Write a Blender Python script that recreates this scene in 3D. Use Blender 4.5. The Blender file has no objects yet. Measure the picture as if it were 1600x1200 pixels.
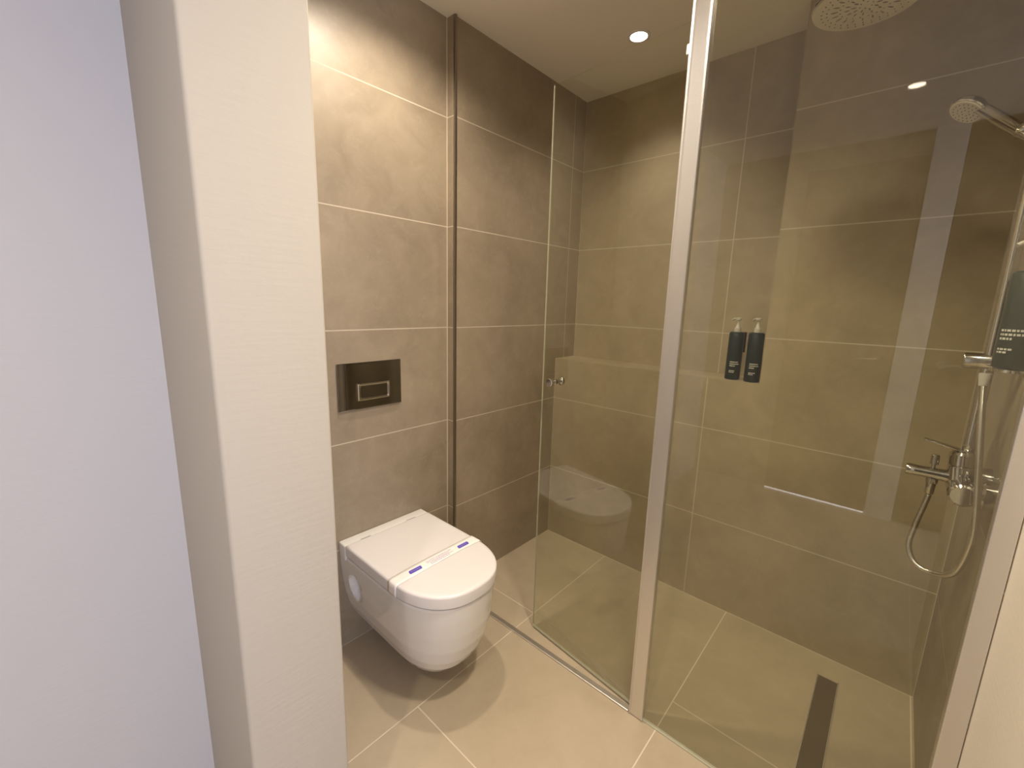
import bpy, bmesh, math, random
from math import pi, sin, cos, sqrt
from mathutils import Vector, Matrix
C = bpy.context.scene.collection
SC = bpy.context.scene
random.seed(4)

# ------------------------------------------------------------------ camera, world, exposure
H = 2.337            # ceiling
YT, YT2 = 1.415, 1.38  # wall behind the toilet, wall of the shower's left side
XS, XS2 = 1.896, 2.07  # back wall face, back of its recess
YR = -0.212          # right shower wall
XG = 1.167           # plane of the glass
XRET = 1.1706
XE1, XE2, YP, YHALL = 0.357, 0.177, 0.772, 1.125   # end of the partition, hall side wall
ZL = 1.018           # ledge
YE = 0.387           # edge of the protruding part
XH = -1.23           # hall's end wall

cd = bpy.data.cameras.new('camera'); cam = bpy.data.objects.new('camera', cd); C.objects.link(cam)
SC.camera = cam
Rv = Vector((0.66954721, -0.74228867, 0.02672207)); Uv = Vector((0.12023217, 0.14381132, 0.98227416)); Fv = Vector((0.73297391, 0.65446607, -0.18553544))
m = Matrix((Rv, Uv, -Fv)).transposed().to_4x4(); m.translation = (0, 0, 1.30819)
cam.matrix_world = m
cd.sensor_width = 36; cd.sensor_fit = 'HORIZONTAL'; cd.lens = 36 * 672.66 / 1600; cd.clip_start = 0.02
w = bpy.data.worlds.new('world'); SC.world = w; w.use_nodes = True
w.node_tree.nodes['Background'].inputs[0].default_value = (0.8, 0.85, 1, 1); w.node_tree.nodes['Background'].inputs[1].default_value = 0.05
SC.view_settings.view_transform = 'Standard'; SC.view_settings.look = 'None'
SC.view_settings.exposure = 0.12; SC.view_settings.gamma = 1; SC.view_settings.use_curve_mapping = False

WARM = (1.0, 0.87, 0.70)
def spot(name, loc, watt, half, blend, col=WARM, rad=0.028):
    d = bpy.data.lights.new(name, 'SPOT'); d.energy = watt; d.color = col
    d.spot_size = 2 * math.radians(half); d.spot_blend = blend; d.shadow_soft_size = rad
    o = bpy.data.objects.new(name, d); C.objects.link(o); o.location = loc
    return o
DOWN = [((1.713, 0.920), 13, 62, 0.8, 'round recessed white downlight in the shower ceiling above the door glass'),
        ((0.835, 1.020), 44, 75, 0.7, 'round recessed downlight above the toilet, out of frame'),
        ((0.780, 0.240), 98, 72, 1.0, 'round recessed downlight before the fixed glass, out of frame'),
        ((-0.511, 0.110), 46, 70, 0.8, 'round recessed hall downlight seen mirrored in the fixed glass')]
for (xy, wt, half, bl, _) in DOWN:
    spot('downlight_lamp', (xy[0], xy[1], H - 0.012), wt, half, bl, rad=0.07 if wt > 90 else 0.03)
# daylight for the left wall, from an unseen window added behind the camera's right
ad = bpy.data.lights.new('window_daylight', 'AREA'); ad.shape = 'RECTANGLE'; ad.size = 0.86; ad.size_y = 1.4
ad.energy = 54; ad.color = (0.72, 0.78, 1.0)
ao = bpy.data.objects.new('window_daylight', ad); C.objects.link(ao); ao.location = (-0.72, -2.3, 1.6)
ao.rotation_euler = (pi / 2, 0, 0)   # shines along +Y
ao.rotation_euler = (-pi / 2, 0, pi)

# ------------------------------------------------------------------ helpers
def tag(o, label=None, cat=None, group=None, kind=None):
    if label: o['label'] = label
    if cat: o['category'] = cat
    if group: o['group'] = group
    if kind: o['kind'] = kind
    return o
def thing(name, label, cat, loc=(0, 0, 0), group=None):
    o = bpy.data.objects.new(name, None); C.objects.link(o); o.location = loc; o.empty_display_size = 0.05
    return tag(o, label, cat, group)
def obj(name, bm, mat, parent=None, smooth=None, label=None):
    """link a bmesh (world coordinates) as one object; children keep world placement"""
    bmesh.ops.recalc_face_normals(bm, faces=bm.faces)
    me = bpy.data.meshes.new(name); bm.to_mesh(me); bm.free()
    me.materials.append(mat)
    o = bpy.data.objects.new(name, me); C.objects.link(o)
    if smooth is not None:
        for p in me.polygons: p.use_smooth = True
        if smooth < 180:
            b = bmesh.new(); b.from_mesh(me)
            for e in b.edges:
                if len(e.link_faces) == 2 and e.calc_face_angle(0) > math.radians(smooth): e.smooth = False
            b.to_mesh(me); b.free()
    if parent:
        o.parent = parent
        off = Vector((0, 0, 0)); q = parent
        while q: off += q.location; q = q.parent
        me.transform(Matrix.Translation(-off))
    if label: o['label'] = label
    return o
def struct(name, bm, mat, smooth=None):
    o = obj(name, bm, mat, None, smooth); o['kind'] = 'structure'; return o
def add_box(bm, x0, x1, y0, y1, z0, z1, bev=0, seg=2, M=None):
    r = bmesh.ops.create_cube(bm, size=1)
    vs = r['verts']
    for v in vs:
        v.co = Vector(((x0 + x1) / 2 + v.co.x * (x1 - x0), (y0 + y1) / 2 + v.co.y * (y1 - y0), (z0 + z1) / 2 + v.co.z * (z1 - z0)))
    if bev:
        es = list({e for v in vs for e in v.link_edges})
        rr = bmesh.ops.bevel(bm, geom=es, offset=bev, segments=seg, affect='EDGES', profile=0.5)
        vs = list({v for f in rr['faces'] for v in f.verts} | {v for v in vs if v.is_valid})
    if M is not None:
        for v in vs: v.co = M @ v.co
    return vs
def box(*a, **k):
    bm = bmesh.new(); add_box(bm, *a, **k); return bm
def frame(d):
    d = Vector(d).normalized(); up = Vector((0, 0, 1)) if abs(d.z) < 0.9 else Vector((1, 0, 0))
    a = d.cross(up).normalized(); return d, a, d.cross(a).normalized()
def add_lathe(bm, o, d, prof, n=40, sy=1.0):
    """profile: list of (distance along d, radius)"""
    o = Vector(o); d, a, b = frame(d); rings = []
    for (t, r) in prof:
        if r < 1e-6: rings.append([bm.verts.new(o + d * t)])
        else: rings.append([bm.verts.new(o + d * t + a * (r * cos(2 * pi * i / n)) + b * (r * sy * sin(2 * pi * i / n))) for i in range(n)])
    for A, B in zip(rings, rings[1:]):
        for i in range(n):
            j = (i + 1) % n
            if len(A) == 1 and len(B) == 1: continue
            if len(A) == 1: bm.faces.new((A[0], B[i], B[j]))
            elif len(B) == 1: bm.faces.new((A[i], B[0], A[j]))
            else: bm.faces.new((A[i], B[i], B[j], A[j]))
    if len(rings[0]) > 1: bm.faces.new(rings[0][::-1])
    if len(rings[-1]) > 1: bm.faces.new(rings[-1])
def lathe(*a, **k):
    bm = bmesh.new(); add_lathe(bm, *a, **k); return bm
def cyl(p, q, r, bev=0.0015, n=32, r2=None):
    p = Vector(p); q = Vector(q); L = (q - p).length; r2 = r if r2 is None else r2
    return lathe(p, q - p, [(0, 0), (0, r - bev), (bev, r), (L - bev, r2), (L, r2 - bev), (L, 0)], n)
def spline(pts, n=10):
    P = [Vector(p) for p in pts]; P = [P[0] * 2 - P[1]] + P + [P[-1] * 2 - P[-2]]; out = []
    for i in range(1, len(P) - 2):
        for k in range(n):
            t = k / n; a, b, c, d = P[i - 1:i + 3]
            out.append(0.5 * ((2 * b) + (-a + c) * t + (2 * a - 5 * b + 4 * c - d) * t * t + (-a + 3 * b - 3 * c + d) * t ** 3))
    out.append(P[-2]); return out
def tube(pts, r, n=16, ribs=0, bm=None):
    bm = bm or bmesh.new(); rings = []
    prev = None
    for i, p in enumerate(pts):
        t = (pts[min(i + 1, len(pts) - 1)] - pts[max(i - 1, 0)]).normalized()
        if prev is None: a = frame(t)[1]
        else: a = (prev - t * prev.dot(t)).normalized()
        prev = a; b = t.cross(a)
        rr = r(i / (len(pts) - 1)) if callable(r) else r
        if ribs: rr *= 1 + ribs * (1 if i % 2 else -1)
        rings.append([bm.verts.new(p + a * (rr * cos(2 * pi * k / n)) + b * (rr * sin(2 * pi * k / n))) for k in range(n)])
    for A, B in zip(rings, rings[1:]):
        for k in range(n): bm.faces.new((A[k], B[k], B[(k + 1) % n], A[(k + 1) % n]))
    bm.faces.new(rings[0][::-1]); bm.faces.new(rings[-1]); return bm
def add_quad(bm, pts):
    bm.faces.new([bm.verts.new(p) for p in pts])

# ------------------------------------------------------------------ materials
def newmat(name):
    mt = bpy.data.materials.new(name); mt.use_nodes = True
    nt = mt.node_tree; return mt, nt, nt.nodes['Principled BSDF']
def N(nt, t, **k):
    n = nt.nodes.new(t)
    for a, b in k.items():
        if a.startswith('i_'): n.inputs[int(a[2:])].default_value = b
        else: setattr(n, a, b)
    return n
def plain(name, col, rough=0.5, metal=0, spec=0.5, bump=0, bscale=60, var=0, coat=0):
    mt, nt, b = newmat(name); L = nt.links.new
    b.inputs['Base Color'].default_value = (*col, 1); b.inputs['Roughness'].default_value = rough
    b.inputs['Metallic'].default_value = metal; b.inputs['Specular IOR Level'].default_value = spec
    b.inputs['Coat Weight'].default_value = coat; b.inputs['Coat Roughness'].default_value = 0.05
    tc = N(nt, 'ShaderNodeTexCoord'); nz = N(nt, 'ShaderNodeTexNoise'); nz.inputs['Scale'].default_value = bscale; nz.inputs['Detail'].default_value = 5
    L(tc.outputs['Object'], nz.inputs['Vector'])
    if var:
        mx = N(nt, 'ShaderNodeMix', data_type='RGBA'); mx.inputs[6].default_value = (*[c * (1 - var) for c in col], 1); mx.inputs[7].default_value = (*[min(1, c * (1 + var)) for c in col], 1)
        L(nz.outputs['Fac'], mx.inputs[0]); L(mx.outputs[2], b.inputs['Base Color'])
    if bump:
        bp = N(nt, 'ShaderNodeBump'); bp.inputs['Strength'].default_value = bump; bp.inputs['Distance'].default_value = 0.002
        L(nz.outputs['Fac'], bp.inputs['Height']); L(bp.outputs['Normal'], b.inputs['Normal'])
    return mt
def M_(nt, op, a, b=None, c=None):
    n = N(nt, 'ShaderNodeMath', operation=op)
    for i, v in enumerate((a, b, c)):
        if v is None: continue
        if isinstance(v, (int, float)): n.inputs[i].default_value = v
        else: nt.links.new(v, n.inputs[i])
    return n.outputs[0]
def tile_mat(name, lines, rows=True, dark=(0.22, 0.175, 0.122), light=(0.39, 0.32, 0.235), wd=0.0019, grout=(0.56, 0.49, 0.385), seed=0.0, rough=0.4):
    """large stone-look tiles: grout rows every 0.4 m of height plus given joints (axis, position, other axis, lo, hi)"""
    mt, nt, b = newmat(name); L = nt.links.new
    g = N(nt, 'ShaderNodeNewGeometry'); s = N(nt, 'ShaderNodeSeparateXYZ'); L(g.outputs['Position'], s.inputs[0])
    ax = {'x': s.outputs[0], 'y': s.outputs[1], 'z': s.outputs[2]}
    masks = []
    if rows:
        f = M_(nt, 'PINGPONG', ax['z'], 0.2); f2 = M_(nt, 'PINGPONG', M_(nt, 'ADD', ax['z'], 0.0), 0.4)
        # distance to nearest multiple of .4: pingpong with .2 is symmetric about .2, so its zero falls on 0, .4, .8 ...
        masks.append(M_(nt, 'LESS_THAN', f, wd))
    for (a, p, o, lo, hi) in lines:
        mk = M_(nt, 'LESS_THAN', M_(nt, 'ABSOLUTE', M_(nt, 'SUBTRACT', ax[a], p)), wd)
        if o:
            mk = M_(nt, 'MULTIPLY', mk, M_(nt, 'MULTIPLY', M_(nt, 'GREATER_THAN', ax[o], lo), M_(nt, 'LESS_THAN', ax[o], hi)))
        masks.append(mk)
    mask = masks[0]
    for k in masks[1:]: mask = M_(nt, 'MAXIMUM', mask, k)
    def noise(scale, detail, dist, off, rgh=0.55):
        mp = N(nt, 'ShaderNodeMapping'); mp.inputs['Location'].default_value = (off + seed, off * 2, off); L(g.outputs['Position'], mp.inputs[0])
        n = N(nt, 'ShaderNodeTexNoise'); n.inputs['Scale'].default_value = scale; n.inputs['Detail'].default_value = detail; n.inputs['Distortion'].default_value = dist; n.inputs['Roughness'].default_value = rgh
        L(mp.outputs[0], n.inputs['Vector']); return n.outputs['Fac']
    cl = M_(nt, 'ADD', M_(nt, 'MULTIPLY', noise(2.2, 6, 0.5, 0.3), 0.62), M_(nt, 'MULTIPLY', noise(9, 7, 0.8, 3.1, 0.65), 0.38))
    r = N(nt, 'ShaderNodeMapRange'); r.inputs[1].default_value = 0.28; r.inputs[2].default_value = 0.72; L(cl, r.inputs[0])
    mx = N(nt, 'ShaderNodeMix', data_type='RGBA'); mx.inputs[6].default_value = (*dark, 1); mx.inputs[7].default_value = (*light, 1); L(r.outputs[0], mx.inputs[0])
    sp = N(nt, 'ShaderNodeMapRange'); sp.inputs[1].default_value = 0.54; sp.inputs[2].default_value = 0.74; sp.inputs[4].default_value = 0.34; L(noise(28, 8, 1.2, 5.0, 0.7), sp.inputs[0])
    m2 = N(nt, 'ShaderNodeMix', data_type='RGBA'); m2.inputs[7].default_value = (0.42, 0.36, 0.28, 1); L(sp.outputs[0], m2.inputs[0]); L(mx.outputs[2], m2.inputs[6])
    m3 = N(nt, 'ShaderNodeMix', data_type='RGBA'); m3.inputs[7].default_value = (*grout, 1); L(mask, m3.inputs[0]); L(m2.outputs[2], m3.inputs[6])
    L(m3.outputs[2], b.inputs['Base Color'])
    rr = N(nt, 'ShaderNodeMapRange'); rr.inputs[3].default_value = rough - 0.06; rr.inputs[4].default_value = rough + 0.1; L(noise(7, 5, 0, 9), rr.inputs[0])
    L(M_(nt, 'ADD', rr.outputs[0], M_(nt, 'MULTIPLY', mask, 0.3)), b.inputs['Roughness'])
    bp = N(nt, 'ShaderNodeBump'); bp.inputs['Strength'].default_value = 0.25; bp.inputs['Distance'].default_value = 0.001
    L(M_(nt, 'SUBTRACT', M_(nt, 'MULTIPLY', noise(60, 5, 0, 2), 0.25), mask), bp.inputs['Height']); L(bp.outputs['Normal'], b.inputs['Normal'])
    return mt
def plaster(name, col, bump=0.35):
    mt, nt, b = newmat(name); L = nt.links.new
    b.inputs['Base Color'].default_value = (*col, 1); b.inputs['Roughness'].default_value = 0.75
    g = N(nt, 'ShaderNodeNewGeometry'); mp = N(nt, 'ShaderNodeMapping'); mp.inputs['Scale'].default_value = (7, 7, 60); L(g.outputs['Position'], mp.inputs[0])
    n = N(nt, 'ShaderNodeTexNoise'); n.inputs['Scale'].default_value = 2; n.inputs['Detail'].default_value = 6; L(mp.outputs[0], n.inputs['Vector'])
    n2 = N(nt, 'ShaderNodeTexNoise'); n2.inputs['Scale'].default_value = 90; n2.inputs['Detail'].default_value = 3; L(g.outputs['Position'], n2.inputs['Vector'])
    bp = N(nt, 'ShaderNodeBump'); bp.inputs['Strength'].default_value = bump; bp.inputs['Distance'].default_value = 0.0012
    L(M_(nt, 'ADD', n.outputs['Fac'], M_(nt, 'MULTIPLY', n2.outputs['Fac'], 0.4)), bp.inputs['Height']); L(bp.outputs['Normal'], b.inputs['Normal'])
    return mt
def glass_mat(name, tint):
    mt, nt, b = newmat(name); L = nt.links.new; nt.nodes.remove(b)
    out = nt.nodes['Material Output']
    lw = N(nt, 'ShaderNodeLayerWeight'); lw.inputs['Blend'].default_value = 0.5
    f = M_(nt, 'ADD', M_(nt, 'MULTIPLY', M_(nt, 'POWER', lw.outputs['Facing'], 5), 0.955), 0.045)
    t = N(nt, 'ShaderNodeBsdfTransparent'); t.inputs[0].default_value = (*tint, 1)
    gl = N(nt, 'ShaderNodeBsdfGlossy'); gl.inputs['Roughness'].default_value = 0.0; gl.inputs[0].default_value = (1, 1, 1, 1)
    mx = N(nt, 'ShaderNodeMixShader'); L(f, mx.inputs[0]); L(t.outputs[0], mx.inputs[1]); L(gl.outputs[0], mx.inputs[2]); L(mx.outputs[0], out.inputs[0])
    return mt
def emis(name, col, s):
    mt, nt, b = newmat(name); b.inputs['Base Color'].default_value = (0.8, 0.8, 0.8, 1)
    b.inputs['Emission Color'].default_value = (*col, 1); b.inputs['Emission Strength'].default_value = s; return mt

m_plaster = plaster('cream_plaster', (0.48, 0.43, 0.355))
m_plaster_lit = plaster('cream_plaster_lit', (0.72, 0.66, 0.55))  # same plaster as the partition, brightened to stand in for stronger light
m_hall = plaster('pale_hall_paint', (0.53, 0.505, 0.50))
m_ceil = plaster('ceiling_paint', (0.84, 0.79, 0.72), 0.1)
m_white = plain('white_ceramic', (0.78, 0.76, 0.75), 0.08, spec=0.5, coat=0.4)
m_lid = plain('white_plastic', (0.78, 0.75, 0.76), 0.22)
m_recess = plain('seat_white', (0.8, 0.78, 0.76), 0.3)  # even off-white of the toilet seat
m_chrome = plain('chrome', (0.62, 0.6, 0.58), 0.09, metal=1)
m_mirror = plain('polished_steel_plate', (0.30, 0.28, 0.25), 0.07, metal=1)
m_hose = plain('hose_metal', (0.66, 0.63, 0.58), 0.25, metal=1)
m_alu = plain('brushed_aluminium', (0.78, 0.76, 0.75), 0.36, metal=1, bump=0.1, bscale=200)
m_bronze = plain('dark_profile_metal', (0.3, 0.26, 0.22), 0.35, metal=1)
m_drain = plain('drain_steel_dark_reflection', (0.12, 0.09, 0.06), 0.4, metal=0.4)  # stainless plate; its dark reflection is put into the brown colour
m_glass = glass_mat('green_tinted_glass', (0.945, 0.952, 0.900))
m_edge = plain('glass_edge', (0.55, 0.54, 0.44), 0.2)
m_bottle = plain('teal_plastic', (0.003, 0.014, 0.018), 0.35, spec=0.3)
m_bottle2 = plain('green_plastic', (0.003, 0.016, 0.014), 0.35, spec=0.3)
m_pump = plain('clear_grey_plastic', (0.55, 0.52, 0.48), 0.2)
m_print = plain('white_print', (0.62, 0.62, 0.58), 0.5)
m_face = plain('grey_silicone_face', (0.62, 0.56, 0.47), 0.45)
m_nozzle = plain('dark_nozzles', (0.16, 0.13, 0.10), 0.5)
m_paper = plain('white_paper', (0.93, 0.90, 0.89), 0.35)
m_blue = plain('blue_print', (0.12, 0.09, 0.55), 0.4)
m_lilac = plain('lilac_print', (0.40, 0.32, 0.56), 0.5)
m_door = plain('dark_wood', (0.05, 0.032, 0.018), 0.35, var=0.3, bscale=8)
m_door1 = plain('brown_wood', (0.20, 0.15, 0.11), 0.4, var=0.2, bscale=8)
m_trimw = plain('white_lacquer', (0.82, 0.8, 0.82), 0.4)
m_lens = emis('lamp_lens', (1.0, 0.86, 0.68), 14)
m_gap = emis('daylight_gap', (0.9, 0.9, 1.0), 5)
m_pane = emis('window_light', (0.75, 0.8, 1.0), 1.5)

# ------------------------------------------------------------------ the room
tl = tile_mat('tile_toilet_wall', [('x', XRET, None, 0, 0), ('x', XRET - 0.003, None, 0, 0)], seed=1.3)
tl2 = tile_mat('tile_left_shower_wall', [('x', 1.97, 'z', ZL, 3)], seed=4.2)
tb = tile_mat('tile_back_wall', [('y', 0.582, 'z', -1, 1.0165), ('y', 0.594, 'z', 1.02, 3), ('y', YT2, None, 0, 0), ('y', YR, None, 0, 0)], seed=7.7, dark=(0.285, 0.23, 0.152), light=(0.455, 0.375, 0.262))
tr = tile_mat('tile_right_wall', [('x', 1.3, None, 0, 0)], seed=11.0)
FL = [('y', 1.0, None, 0, 0), ('y', 0.395, None, 0, 0), ('y', -0.205, None, 0, 0), ('x', 1.3, 'y', 1.0, 2), ('x', 1.3, 'y', -0.2, 0.395), ('x', 0.7, 'y', 0.395, 1.0),
      ('x', 0.1, 'y', -0.2, 0.395), ('x', XS, None, 0, 0), ('x', -0.5, 'y', 0.395, 1.0)]
tf = tile_mat('tile_floor', FL, rows=False, dark=(0.38, 0.31, 0.22), light=(0.50, 0.42, 0.305), grout=(0.66, 0.58, 0.46), seed=2.0, rough=0.42)

T = 0.12
struct('wall_left', box(XE1, XRET, YT, YT + T, 0, H), tl)
bm = bmesh.new(); add_box(bm, XRET, XS2 + T, YT2, YT + T, 0, H)
struct('wall_left_shower', bm, tl2)
# back wall: lower part with a ledge, recess above, full-height part on the right
bm = bmesh.new()
prof = [(XS, YR - T), (XS, YE), (XS2, YE), (XS2, YT2), (XS2 + T, YT2), (XS2 + T, YR - T)]
def prism(bm, poly, z0, z1):
    A = [bm.verts.new((x, y, z0)) for x, y in poly]; B = [bm.verts.new((x, y, z1)) for x, y in poly]
    bm.faces.new(A[::-1]); bm.faces.new(B)
    for i in range(len(A)): j = (i + 1) % len(A); bm.faces.new((A[i], A[j], B[j], B[i]))
prism(bm, prof, ZL, H)
prism(bm, [(XS, YR - T), (XS, YT2), (XS2 + T, YT2), (XS2 + T, YR - T)], 0, ZL)
struct('wall_back', bm, tb)
# the right wall: tiled in the shower, plaster in front of the glass
struct('wall_right_shower', box(1.156, XS, YR - T, YR, 0, H), tr)
struct('wall_right', box(XE1, 1.156, YR - T - 0.001, YR - 0.001, 0, H), m_plaster_lit)
# partition with a plastered end on the left of the opening
bm = bmesh.new(); add_box(bm, XE2, XE1, YP, YT + T, 0, H, bev=0.006, seg=3)
struct('wall_partition', bm, m_plaster, 40)
struct('wall_hall_left', box(XH, XE2, YHALL, YHALL + T, 0, H), m_hall)
struct('wall_partition_right', box(XE2, XE1, -2.4, YR - T - 0.001, 0, H), m_plaster)
struct('wall_partition_end', box(XE2, XE1, YR - T - 0.001, YR - 0.001, 0, H), m_plaster)
struct('wall_hall_back', box(XH - T, XH, -2.4, YHALL + T, 0, H), m_plaster)
struct('wall_hall_right', box(XH - T, XE1, -2.4 - T, -2.4, 0, H), m_plaster)
struct('floor', box(XH - T, XS2 + T, -2.4 - T, YT + T, -0.1, 0), tf)
struct('ceiling', box(XH - T, XS2 + T, -2.4 - T, YT + T, H, H + 0.1), m_ceil)
# hall doors behind the camera (mirrored in the glass) and an added, unseen window

def hall_door(name, y0, y1, hy, mat, top):
    d = bpy.data.objects.new(name, None); C.objects.link(d); d.location = (XH, (y0 + y1) / 2, 0); d['kind'] = 'structure'
    bm = bmesh.new(); add_box(bm, XH, XH + 0.03, y0, y1, 0.012, top, bev=0.003)
    obj('door_leaf', bm, mat, d)
    bm = bmesh.new(); add_lathe(bm, (XH + 0.03, hy, 1.02), (1, 0, 0), [(0, 0), (0, 0.024), (0.008, 0.024), (0.008, 0.009), (0.045, 0.009), (0.045, 0)], 24)
    add_lathe(bm, (XH + 0.066, hy, 1.02), (0, 1 if hy < (y0 + y1) / 2 else -1, 0), [(-0.01, 0), (-0.01, 0.008), (0.12, 0.008), (0.12, 0)], 20)
    obj('door_handle', bm, m_chrome, d, 40)
    return d
d1 = hall_door('door_1', 0.02, 0.60, 0.08, m_door1, 2.2)
bm = bmesh.new(); add_box(bm, XH, XH + 0.012, 0.02, 0.60, 0.0005, 0.011); obj('door_gap', bm, m_gap, d1, label='daylight gap under the door')
hall_door('door_2', -0.95, -0.125, -0.2, m_door, H - 0.004)
struct('trim_1', box(XH, XH + 0.045, -0.12, 0.015, 0, H - 0.002, bev=0.003), m_trimw)
wn = bpy.data.objects.new('unseen_window_1', None); C.objects.link(wn); wn.location = (-0.72, -2.4, 0.7); wn['kind'] = 'structure'
bm = bmesh.new()
for (a, b, c, d) in [(-1.20, -1.15, 0.80, 2.25), (-0.29, -0.24, 0.80, 2.25), (-1.20, -0.24, 0.75, 0.81), (-1.20, -0.24, 2.24, 2.3), (-0.745, -0.695, 0.80, 2.25)]:
    add_box(bm, a, b, -2.4, -2.35, c, d)
obj('window_frame', bm, m_trimw, wn)
obj('window_pane', box(-1.15, -0.29, -2.395, -2.385, 0.80, 2.25), m_pane, wn)

# wall edge profile and threshold of the shower
struct('trim_2', box(1.1706, 1.1800, YT2 - 0.010, YT2 - 0.0002, 0, H - 0.001, bev=0.001), m_bronze)
struct('trim_3', box(1.158, 1.178, 0.487, YT2 - 0.011, 0, 0.007, bev=0.0015), m_alu)
bm = bmesh.new(); add_box(bm, 1.205, 1.775, -0.010, 0.046, 0.0003, 0.0022, bev=0.0006)
dr = thing('shower_drain', 'long linear steel drain plate with its brown reflection in the colour, in the shower floor', 'drain', (1.49, 0.018, 0))
obj('drain_plate', bm, m_drain, dr)
bm = bmesh.new()
for (a, b, c, d) in [(1.201, 1.779, -0.0135, -0.0105), (1.201, 1.779, 0.0465, 0.0495), (1.201, 1.2045, -0.0135, 0.0495), (1.7755, 1.779, -0.0135, 0.0495)]:
    add_box(bm, a, b, c, d, 0.0002, 0.0028)
obj('drain_frame', bm, m_alu, dr)

# ------------------------------------------------------------------ downlights
for i, (xy, wt, half, bl, lab) in enumerate(DOWN):
    t = thing('ceiling_downlight', lab, 'downlight', (xy[0], xy[1], H))
    o = (xy[0], xy[1], H)
    obj('trim_ring', lathe(o, (0, 0, -1), [(0, 0.043), (0.003, 0.044), (0.005, 0.040), (0.005, 0.033), (0.001, 0.031), (0, 0.031)], 48), m_trimw, t, 50)
    obj('lens', lathe(o, (0, 0, -1), [(0.0002, 0), (0.0002, 0.0305), (0.002, 0.029), (0.0025, 0)], 40), m_lens, t, 50)

# ------------------------------------------------------------------ shower screen
GH = 2.005
sc = thing('shower_screen', 'fixed green-tinted glass panel held by a tall aluminium post and wall channel', 'shower screen', (XG, 0.12, 0))
PY0, PY1 = 0.438, 0.484
bm = bmesh.new(); add_box(bm, XG - 0.008, XG + 0.011, PY0, PY1, 0.002, H - 0.001, bev=0.0015)
for y in (PY0 + 0.0022, PY1 - 0.0022): add_box(bm, XG - 0.011, XG - 0.0075, y - 0.0018, y + 0.0018, 0.004, H - 0.001, bev=0.0008)
obj('post', bm, m_alu, sc, label='tall brushed aluminium post')
bm = bmesh.new(); add_box(bm, XG - 0.012, XG + 0.016, YR + 0.0005, YR + 0.034, 0.001, H - 0.001, bev=0.0015)
obj('wall_channel', bm, m_alu, sc)
gl = obj('fixed_glass', box(XG - 0.002, XG + 0.005, YR + 0.030, PY0 + 0.002, 0.004, 2.045), m_glass, sc)
obj('bottom_seal', box(XG - 0.004, XG + 0.007, YR + 0.034, PY0, 0.0005, 0.005), m_edge, sc)

# swung-in glass door
hx, hy, fx, fy = 1.186, 0.478, 1.2365, 0.952
dd = Vector((fx - hx, fy - hy, 0)); DL = dd.length; dd.normalize(); dn = Vector((dd.y, -dd.x, 0))
MD = Matrix(((dd.x, dn.x, 0, hx), (dd.y, dn.y, 0, hy), (0, 0, 1, 0), (0, 0, 0, 1)))
dr2 = thing('shower_door', 'frameless tinted glass shower door swung inward from the post, with a chrome knob', 'shower door', (hx, hy, 0))
obj('door_glass', box(0.007, DL - 0.0012, -0.003, 0.003, 0.014, GH, M=MD), m_glass, dr2)
obj('glass_edge', box(DL - 0.001, DL, -0.003, 0.003, 0.014, GH, M=MD), m_edge, dr2, label='pale polished glass edge')
obj('door_seal', box(0.007, DL, -0.003, 0.003, 0.007, 0.0135, M=MD), m_edge, dr2)
bm = bmesh.new()
add_box(bm, 0.001, 0.024, -0.005, 0.005, 1.93, 1.955, bev=0.002, M=MD)
obj('hinge', bm, m_alu, dr2)
kp = MD @ Vector((DL - 0.062, 0, 1.035))
kb = bmesh.new()
for s in (-1, 1):
    add_lathe(kb, kp, dn * s, [(0.0032, 0), (0.0032, 0.0085), (0.006, 0.0085), (0.007, 0.006), (0.020, 0.0065), (0.024, 0.0125), (0.027, 0.0145), (0.034, 0.0145), (0.036, 0.0125), (0.036, 0)], 32)
obj('door_knob', kb, m_chrome, dr2, 40, label='chrome double-sided knob')

# ------------------------------------------------------------------ flush plate
fp = thing('flush_plate', 'rectangular polished metal flush plate on the tiled wall above the toilet', 'flush plate', (0.806, YT, 1.0))
px0, px1, pz0, pz1 = 0.680, 0.932, 0.917, 1.086
obj('plate', box(px0, px1, YT - 0.009, YT - 0.0002, pz0, pz1, bev=0.002), m_mirror, fp)
obj('inner_plate', box(px0 + 0.028, px1 - 0.028, YT - 0.0115, YT - 0.0092, pz0 + 0.004, pz1 - 0.004, bev=0.001), m_mirror, fp)
def rrect(cx, cz, hw, hh, r, n=6):
    out = []
    for (sx, sz, a0) in ((1, 1, 0), (-1, 1, 90), (-1, -1, 180), (1, -1, 270)):
        for k in range(n + 1):
            a = math.radians(a0 + 90 * k / n); out.append((cx + sx * (hw - r) + r * cos(a), cz + sz * (hh - r) + r * sin(a)))
    return out
def rr_loft(levels, closed=True):
    bm = bmesh.new(); rings = []
    for (cx, cz, hw, hh, r, y) in levels: rings.append([bm.verts.new((x, y, z)) for x, z in rrect(cx, cz, hw, hh, r)])
    for A, B in zip(rings, rings[1:]):
        for i in range(len(A)): j = (i + 1) % len(A); bm.faces.new((A[i], A[j], B[j], B[i]))
    bm.faces.new(rings[0]); bm.faces.new(rings[-1]); return bm
bx, bz, bw, bh = 0.812, 0.980, 0.066, 0.033
y0 = YT - 0.0116
fb = obj('flush_button', rr_loft([(bx, bz, bw, bh, 0.006, y0), (bx, bz, bw - 0.002, bh - 0.002, 0.005, y0 - 0.006), (bx, bz, bw - 0.006, bh - 0.006, 0.004, y0 - 0.007), (bx, bz, bw - 0.011, bh - 0.011, 0.003, y0 - 0.004)]), m_chrome, fp, 25, label='raised chrome rim button')
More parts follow.
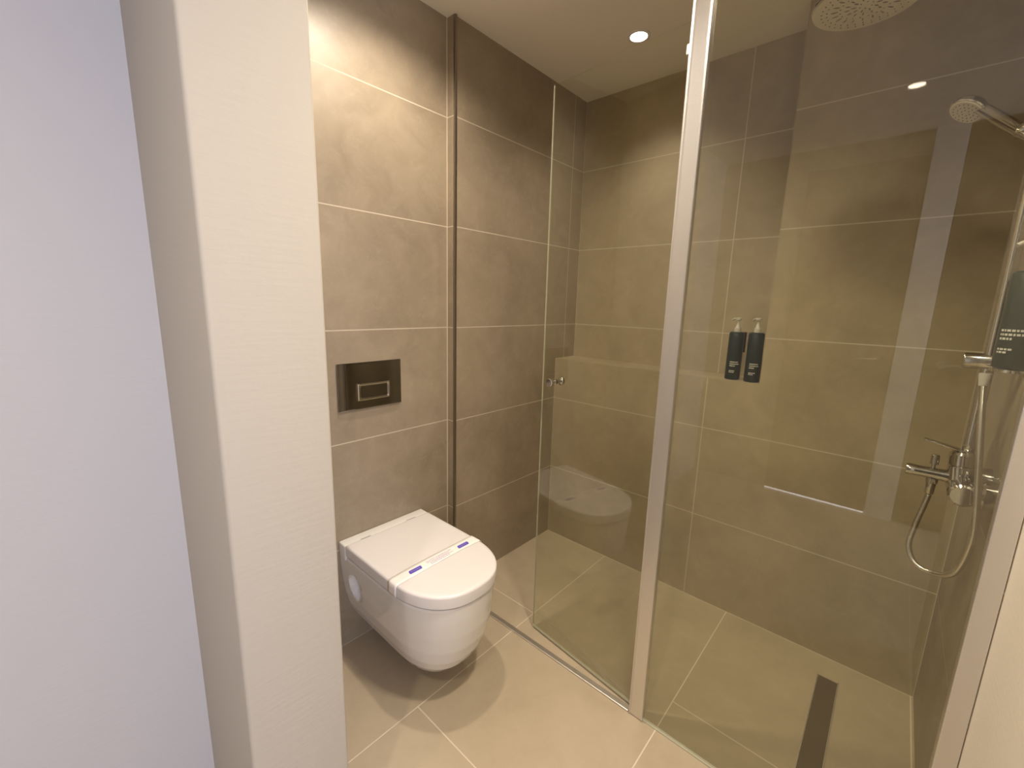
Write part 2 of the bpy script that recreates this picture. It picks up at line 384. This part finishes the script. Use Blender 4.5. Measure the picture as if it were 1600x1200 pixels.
obj('button_face', rr_loft([(bx, bz, bw - 0.0112, bh - 0.0112, 0.003, y0 - 0.0041), (bx, bz, bw - 0.0125, bh - 0.0125, 0.003, y0 - 0.0052)]), m_mirror, fb, 25)

# ------------------------------------------------------------------ toilet
CX, YB = 0.840, YT
def dshape(hw, yf, yb, n=28, e=2.35, straight=0.45, back=6):
    """D outline in plan: straight sides from the wall, round front; yf = front, yb = back"""
    L = yb - yf; ys = yf + min(L * straight, hw * 1.35); pts = []
    for k in range(back): pts.append((CX - hw, yb + (ys - yb) * k / back))
    for k in range(n + 1):
        a = pi * k / n; c, s = cos(a), sin(a)
        pts.append((CX - hw * (abs(c) ** (2 / e)) * (1 if c > 0 else -1), ys - (ys - yf) * (abs(s) ** (2 / e))))
    for k in range(back): pts.append((CX + hw, ys + (yb - ys) * (k + 1) / back))
    return pts
def dloft(levels, **k):
    bm = bmesh.new(); rings = []
    for (z, hw, yf, yb) in levels: rings.append([bm.verts.new((x, y, z)) for x, y in dshape(hw, yf, yb, **k)])
    for A, B in zip(rings, rings[1:]):
        for i in range(len(A)): j = (i + 1) % len(A); bm.faces.new((A[i], A[j], B[j], B[i]))
    bm.faces.new(rings[0]); bm.faces.new(rings[-1]); return bm
toi = thing('wall_hung_toilet', 'white wall-hung toilet with its lid closed on the tiled wall', 'toilet', (CX, YB, 0.0))
lv = []
key = [(0.072, 0.045, 1.10), (0.074, 0.075, 1.03), (0.082, 0.098, 0.990), (0.10, 0.118, 0.955), (0.13, 0.136, 0.928), (0.17, 0.150, 0.905), (0.22, 0.162, 0.888), (0.28, 0.171, 0.876), (0.34, 0.1765, 0.870), (0.385, 0.179, 0.868), (0.390, 0.177, 0.870)]
for (a, b) in zip(key, key[1:]):
    for k in range(8):
        t = k / 8; lv.append(tuple(a[i] + (b[i] - a[i]) * t for i in range(3)))
lv.append(key[-1])
def back_y(z): return YB
bm = dloft([(z, hw, yf, YB - 0.0005) for z, hw, yf in lv], back=60)
# underside rises towards the wall, dish for the fixing bolt on each side
for v in bm.verts:
    x, y, z = v.co
    s = abs(x - CX)
    dy, dz = (y - 1.325) / 0.042, (z - 0.285) / 0.052
    q = dy * dy + dz * dz
    if s > 0.1 and q < 1: v.co.x += (-1 if x > CX else 1) * 0.036 * (1 - q) ** 0.5
bowl = obj('bowl', bm, m_white, toi, 50)
obj('deck', box(CX - 0.1825, CX + 0.1825, 1.3665, YB - 0.0005, 0.376, 0.437, bev=0.006, seg=4), m_white, toi, 40)
obj('seat', dloft([(0.3905, 0.164, 0.884, 1.362), (0.3965, 0.164, 0.884, 1.362)]), m_recess, toi, 50)
obj('lid', dloft([(0.397, 0.177, 0.866, 1.362), (0.399, 0.1805, 0.8625, 1.3645), (0.432, 0.1815, 0.8615, 1.3655), (0.4375, 0.180, 0.863, 1.364), (0.4402, 0.1755, 0.8675, 1.3595), (0.4412, 0.165, 0.878, 1.352)]), m_lid, toi, 50)
for s in (-1, 1):
    obj('hinge', box(CX + s * 0.10 - 0.02, CX + s * 0.10 + 0.02, 1.3665, 1.372, 0.4375, 0.4405, bev=0.001), m_lid, toi)

# paper band round the lid
pb = thing('paper_band', 'white paper hygiene band with blue marks wrapped across the toilet lid', 'paper band', (CX, 1.065, 0.4425))
def band_prof():
    e = 0.1835; P = [(-e - 0.0004, 0.400), (-e - 0.0010, 0.410), (-e - 0.0008, 0.425), (-e + 0.0008, 0.4362), (-e + 0.0045, 0.4412), (-e + 0.014, 0.4425), (-0.09, 0.4430), (0, 0.4431)]
    return P + [(-x, z) for x, z in P[-2::-1]]
BP = band_prof()
bm = bmesh.new(); rings = []
for (x, z) in BP:
    w_ = 0.024 + 0.0012 * sin(x * 40); c = 1.067 + 0.004 * sin(x * 9 + 1)
    rings.append([bm.verts.new((CX + x, c + sgn * w_, z)) for sgn in (-1, -0.5, 0, 0.5, 1)])
for A, B in zip(rings, rings[1:]):
    for i in range(4): bm.faces.new((A[i], A[i + 1], B[i + 1], B[i]))
bo = obj('band', bm, m_paper, pb, 60)
so = bo.modifiers.new('thickness', 'SOLIDIFY'); so.thickness = 0.0003; so.offset = 1
def slab(pts, z, mat, name, par, th=0.0003, label=None):
    bm = bmesh.new(); A = [bm.verts.new((x, y, z)) for x, y in pts]; B = [bm.verts.new((x, y, z + th)) for x, y in pts]
    bm.faces.new(A[::-1]); bm.faces.new(B)
    for i in range(len(A)): j = (i + 1) % len(A); bm.faces.new((A[i], A[j], B[j], B[i]))
    return obj(name, bm, mat, par, label=label)
for cx in (CX - 0.094, CX + 0.112):
    pts = [(cx + (x + 0.25 * z), 1.066 + z) for x, z in rrect(0, 0, 0.024, 0.0085, 0.004)]
    lg = slab(pts, 0.4437, m_blue, 'logo_mark', pb, label='blue rounded printed mark')
    bm = bmesh.new()
    for k, (a, wd_) in enumerate([(-0.015, 0.005), (-0.008, 0.003), (-0.003, 0.004), (0.003, 0.003), (0.008, 0.004), (0.014, 0.004)]):
        add_box(bm, cx + a - wd_ / 2, cx + a + wd_ / 2, 1.0645, 1.0672, 0.44405, 0.4442)
    obj('logo_lettering', bm, m_lilac, lg)
bm = bmesh.new(); random.seed(8)
for r, yy in enumerate((1.0765, 1.0695, 1.0625, 1.0555)):
    x = CX - 0.045 + (0.008 if r > 1 else 0)
    end = CX + 0.062 - (0.02 if r == 3 else 0) - (0.012 if r == 1 else 0)
    while x < end:
        l = random.uniform(0.004, 0.010); add_box(bm, x, min(x + l, end), yy - 0.0011, yy + 0.0011, 0.4436, 0.44385); x += l + 0.0018
obj('printed_lines', bm, m_lilac, pb, label='four rows of small lilac print')

# ------------------------------------------------------------------ bottles
def bottle(name, x, y, z, r, h, mat, label, yaw, group=None, face=(-1, 0)):
    t = thing(name, label, 'bottle', (x, y, z), group)
    obj('body', lathe((x, y, z), (0, 0, 1), [(0, 0), (0, r - 0.003), (0.003, r), (h - 0.006, r), (h - 0.002, r - 0.003), (h, r - 0.007), (h, 0)], 40), mat, t, 50)
    bm = bmesh.new(); add_lathe(bm, (x, y, z + h), (0, 0, 1), [(0.0002, 0), (0.0002, 0.013), (0.016, 0.0125), (0.020, 0.008), (0.036, 0.005), (0.036, 0)], 28)
    obj('pump_collar', bm, m_pump, t, 40)
    fd = Vector((cos(yaw), sin(yaw), 0)); zt = z + h + 0.036
    bm = bmesh.new(); add_lathe(bm, (x, y, zt), (0, 0, 1), [(0.0002, 0), (0.0002, 0.0045), (0.010, 0.0045), (0.012, 0.010), (0.020, 0.011), (0.022, 0.008), (0.022, 0)], 28)
    P = [Vector((x, y, zt + 0.016)), Vector((x, y, zt + 0.017)) + fd * 0.012, Vector((x, y, zt + 0.016)) + fd * 0.026, Vector((x, y, zt + 0.010)) + fd * 0.036]
    tube(spline(P, 4), 0.0042, 12, bm=bm)
    obj('pump_head', bm, m_pump, t, 40)
    # print: rows of small characters as raised ink on the side towards the room
    fa = math.atan2(face[1], face[0]); bm = bmesh.new(); random.seed(int(1000 * y + 500 * h))
    for (zz, half, ch) in [(0.072, 0.50, 0.0042), (0.064, 0.56, 0.0042), (0.056, 0.30, 0.0042), (0.036, 0.33, 0.0036), (0.030, 0.28, 0.0036)]:
        a = -0.5
        while a < -0.5 + 2 * half:
            l = random.uniform(0.08, 0.2)
            aa = [fa + a, fa + a + l]
            for (u, v) in [(aa[0], aa[1])]:
                pts = []
                for q in (u, v): pts.append((x + (r + 0.0004) * cos(q), y + (r + 0.0004) * sin(q)))
                (xa, ya), (xb, yb) = pts
                add_quad(bm, [(xa, ya, z + zz), (xb, yb, z + zz), (xb, yb, z + zz + ch), (xa, ya, z + zz + ch)])
            a += l + 0.05
    obj('label_print', bm, m_print, t, label='small pale lettering')
    return t
GB = 'pump bottles in the recess'
bottle('pump_bottle', 1.950, 0.503, ZL, 0.0285, 0.197, m_bottle, 'dark pump bottle in the wall recess, the left one of two', 0.95, GB, (-0.97, -0.25))
bottle('pump_bottle', 1.942, 0.428, ZL, 0.0285, 0.199, m_bottle, 'dark teal pump bottle in the wall recess, right one beside the wall edge', 0.75, GB, (-0.97, -0.25))
# bracket between the niche bottles
t = thing('bottle_bracket', 'small chrome wall bracket between the two bottles in the recess', 'bracket', (XS2, 0.49, 1.2))
bm = bmesh.new(); add_box(bm, 1.985, XS2 - 0.0005, 0.478, 0.486, 1.195, 1.212, bev=0.002); add_box(bm, 1.982, 1.9855, 0.474, 0.490, 1.13, 1.215, bev=0.001)
obj('bracket_arm', bm, m_chrome, t)
# bottle and holder on the right wall
bottle('pump_bottle', 1.285, -0.172, 1.207, 0.0295, 0.187, m_bottle2, 'dark green pump bottle held on the right wall beside the shower column', 2.0, None, (-0.8, 0.6))
t = thing('bottle_holder', 'chrome ring holder under the green bottle on the right wall', 'bottle holder', (1.285, YR, 1.2))
bm = bmesh.new(); add_lathe(bm, (1.285, -0.172, 1.2), (0, 0, 1), [(0, 0), (0, 0.031), (0.0055, 0.031), (0.0055, 0)], 40)
add_box(bm, 1.272, 1.298, YR + 0.0003, -0.19, 1.19, 1.2045, bev=0.001)
obj('holder_cup', bm, m_chrome, t, 40)

# ------------------------------------------------------------------ shower column, mixer, hand shower, rain head
XC, YC = 1.450, -0.157
mx_ = thing('shower_mixer', 'chrome bath mixer with lever and spout on the right shower wall', 'shower mixer', (1.45, YR, 0.9))
BZ = 0.903
obj('mixer_body', lathe((1.372, YC, BZ), (1, 0, 0), [(0, 0), (0, 0.021), (0.004, 0.0255), (0.02, 0.026), (0.022, 0.024), (0.15, 0.024), (0.152, 0.026), (0.168, 0.0255), (0.172, 0.021), (0.172, 0)], 40), m_chrome, mx_, 35)
for x in (1.400, 1.520):
    bm = bmesh.new(); add_lathe(bm, (x, YR + 0.0003, BZ + 0.006), (0, 1, 0), [(0, 0), (0, 0.033), (0.022, 0.032), (0.026, 0.028), (0.026, 0.014), (0.05, 0.014), (0.05, 0)], 40)
    obj('wall_flange', bm, m_chrome, mx_, 35)
obj('spout', lathe((1.450, -0.140, BZ + 0.019), (0, 1, 0.0), [(0, 0), (0, 0.0155), (0.060, 0.0135), (0.076, 0.0145), (0.082, 0.0135), (0.0825, 0.010), (0.0825, 0)], 32), m_chrome, mx_, 35)
obj('cartridge', lathe((1.450, YC + 0.002, BZ + 0.018), (0, 0.08, 1), [(0, 0), (0, 0.0245), (0.032, 0.0245), (0.034, 0.0225), (0.037, 0.0245), (0.062, 0.023), (0.068, 0.018), (0.068, 0)], 40), m_chrome, mx_, 35)
bm = bmesh.new(); ML = Matrix.Translation((1.450, -0.150, 0.990)) @ Matrix.Rotation(math.radians(12), 4, 'X')
add_box(bm, -0.011, 0.011, -0.015, 0.072, -0.003, 0.003, bev=0.0025, seg=3, M=ML)
obj('lever', bm, m_chrome, mx_, 40)
dv = obj('diverter_knob', lathe((1.450, -0.106, BZ + 0.031), (0, 0, 1), [(0, 0), (0, 0.004), (0.010, 0.004), (0.012, 0.0085), (0.034, 0.0078), (0.036, 0.006), (0.036, 0)], 28), m_chrome, mx_, 35)
obj('hose_outlet', lathe((1.450, -0.108, BZ + 0.008), (0, 0, -1), [(0, 0), (0, 0.0115), (0.012, 0.0115), (0.014, 0.0095), (0.040, 0.0085), (0.042, 0.007), (0.042, 0)], 28), m_chrome, mx_, 35)

hs = thing('shower_hose', 'flexible metal hose looping below the mixer and up to the bracket', 'shower hose', (1.45, -0.15, 0.68))
hp = [(1.45, -0.108, 0.866), (1.45, -0.104, 0.835), (1.447, -0.096, 0.780), (1.445, -0.092, 0.723), (1.43, -0.110, 0.686), (1.41, -0.145, 0.684), (1.375, -0.173, 0.718), (1.348, -0.183, 0.805), (1.344, -0.178, 0.890), (1.350, -0.166, 0.995), (1.375, -0.156, 1.095), (1.40, -0.151, 1.165)]
obj('hose_line', tube(spline(hp, 24), 0.0062, 14, ribs=0.05), m_hose, hs, 180)
obj('hose_nut', lathe((1.398, -0.151, 1.155), (0.02, 0, 1), [(0, 0), (0, 0.0075), (0.022, 0.0105), (0.028, 0.0105), (0.028, 0)], 24), m_pump, hs, 35, label='pale conical hose nut')

cl = thing('shower_column', 'vertical chrome shower column with a rain arm on the right wall', 'shower column', (XC, YC, 1.0))
pipe = [(XC, YC, 0.985), (XC, YC, 1.3), (XC, YC, 1.8), (XC, YC, 2.02), (XC - 0.01, YC + 0.014, 2.065), (XC - 0.045, YC + 0.08, 2.085), (1.325, 0.066, 2.078), (1.292, 0.136, 2.046), (1.286, 0.154, 1.996)]
obj('riser_pipe', tube(spline(pipe, 12), 0.0115, 20), m_chrome, cl, 180)
for z in (1.205,):
    bm = bmesh.new(); add_lathe(bm, (XC, YR + 0.0003, z), (0, 1, 0), [(0, 0), (0, 0.0185), (0.093, 0.0185), (0.096, 0.0165), (0.096, 0)], 32)
    obj('pipe_bracket', bm, m_chrome, cl, 35)
obj('slider', lathe((XC, YC - 0.012, 1.693), (0, 1, 0), [(0, 0), (0, 0.017), (0.030, 0.018), (0.044, 0.016), (0.052, 0.010), (0.054, 0)], 32), m_chrome, cl, 40)
obj('top_bracket', lathe((XC, YR + 0.0003, 1.95), (0, 1, 0), [(0, 0), (0, 0.022), (0.008, 0.022), (0.010, 0.010), (0.05, 0.010), (0.05, 0)], 32), m_chrome, cl, 35)

rh = thing('rain_shower_head', 'round flat rain shower head near the ceiling in the shower', 'shower head', (1.286, 0.155, 1.96))
rc = Vector((1.286, 0.157, 1.960)); RA = 0.100
obj('head_disc', lathe(rc, (0, 0, 1), [(0.0, 0), (0.0, RA - 0.006), (0.002, RA - 0.001), (0.006, RA), (0.011, RA - 0.003), (0.014, 0.04), (0.022, 0.018), (0.034, 0.014), (0.034, 0)], 64), m_chrome, rh, 30)
obj('face_plate', lathe(rc, (0, 0, -1), [(0.0002, 0), (0.0002, RA - 0.003), (0.0022, RA - 0.007), (0.0022, 0)], 64), m_face, rh, 40, label='pale grey spray face')
bm = bmesh.new()
for (rad, n, ln) in [(0.012, 6, 0), (0.022, 10, 0.004), (0.034, 14, 0.004), (0.046, 20, 0.0), (0.056, 20, 0.006), (0.070, 30, 0), (0.080, 34, 0)]:
    for k in range(n):
        a = 2 * pi * k / n + rad * 20
        d = Vector((cos(a), sin(a), 0)); t_ = Vector((-sin(a), cos(a), 0)); p = rc + d * rad - Vector((0, 0, 0.0022))
        r = 0.0018
        vs = [p + d * (r + ln) , p + t_ * r, p - d * (r + ln), p - t_ * r]
        lo = [bm.verts.new(q + Vector((0, 0, 0.0004))) for q in vs]; hi = [bm.verts.new(p + (q - p) * 0.7 - Vector((0, 0, 0.0014))) for q in vs]
        bm.faces.new(hi)
        for i in range(4): bm.faces.new((lo[i], lo[(i + 1) % 4], hi[(i + 1) % 4], hi[i]))
nz = obj('spray_nozzles', bm, m_nozzle, rh); nz['kind'] = 'stuff'

hd = thing('hand_shower', 'chrome hand shower resting in the slider, pointing away from the right wall', 'hand shower', (1.45, -0.11, 1.70))
h0 = Vector((1.448, -0.128, 1.690)); h1 = Vector((1.520, -0.062, 1.774)); ax = (h1 - h0).normalized()
obj('handle', tube(spline([h0 - ax * 0.03, h0, h0 * 0.5 + h1 * 0.5, h1, h1 + Vector((0.012, 0.012, 0.008))], 8), lambda t: 0.0095 + 0.0035 * sin(pi * t), 20), m_chrome, hd, 180)
hn = Vector((-0.35, 0.45, -0.80)).normalized(); hc = h1 + Vector((0.010, 0.018, 0.010))
obj('spray_head', lathe(hc - hn * 0.012, hn, [(0, 0), (0, 0.016), (0.006, 0.030), (0.014, 0.036), (0.022, 0.037), (0.024, 0.035), (0.024, 0)], 40), m_chrome, hd, 35)
fcm = obj('spray_face', lathe(hc + hn * 0.0122, hn, [(0, 0), (0, 0.033), (0.002, 0.031), (0.002, 0)], 40), m_face, hd, 40, label='pale grey spray face')
bm = bmesh.new(); d_, a_, b_ = frame(hn)
for (rad, n) in [(0.008, 6), (0.016, 12), (0.025, 18)]:
    for k in range(n):
        q = hc + hn * 0.0142 + a_ * rad * cos(2 * pi * k / n) + b_ * rad * sin(2 * pi * k / n)
        add_lathe(bm, q, hn, [(0, 0.0013), (0.0015, 0.001), (0.0015, 0)], 8)
obj('spray_nozzles', bm, m_nozzle, fcm)
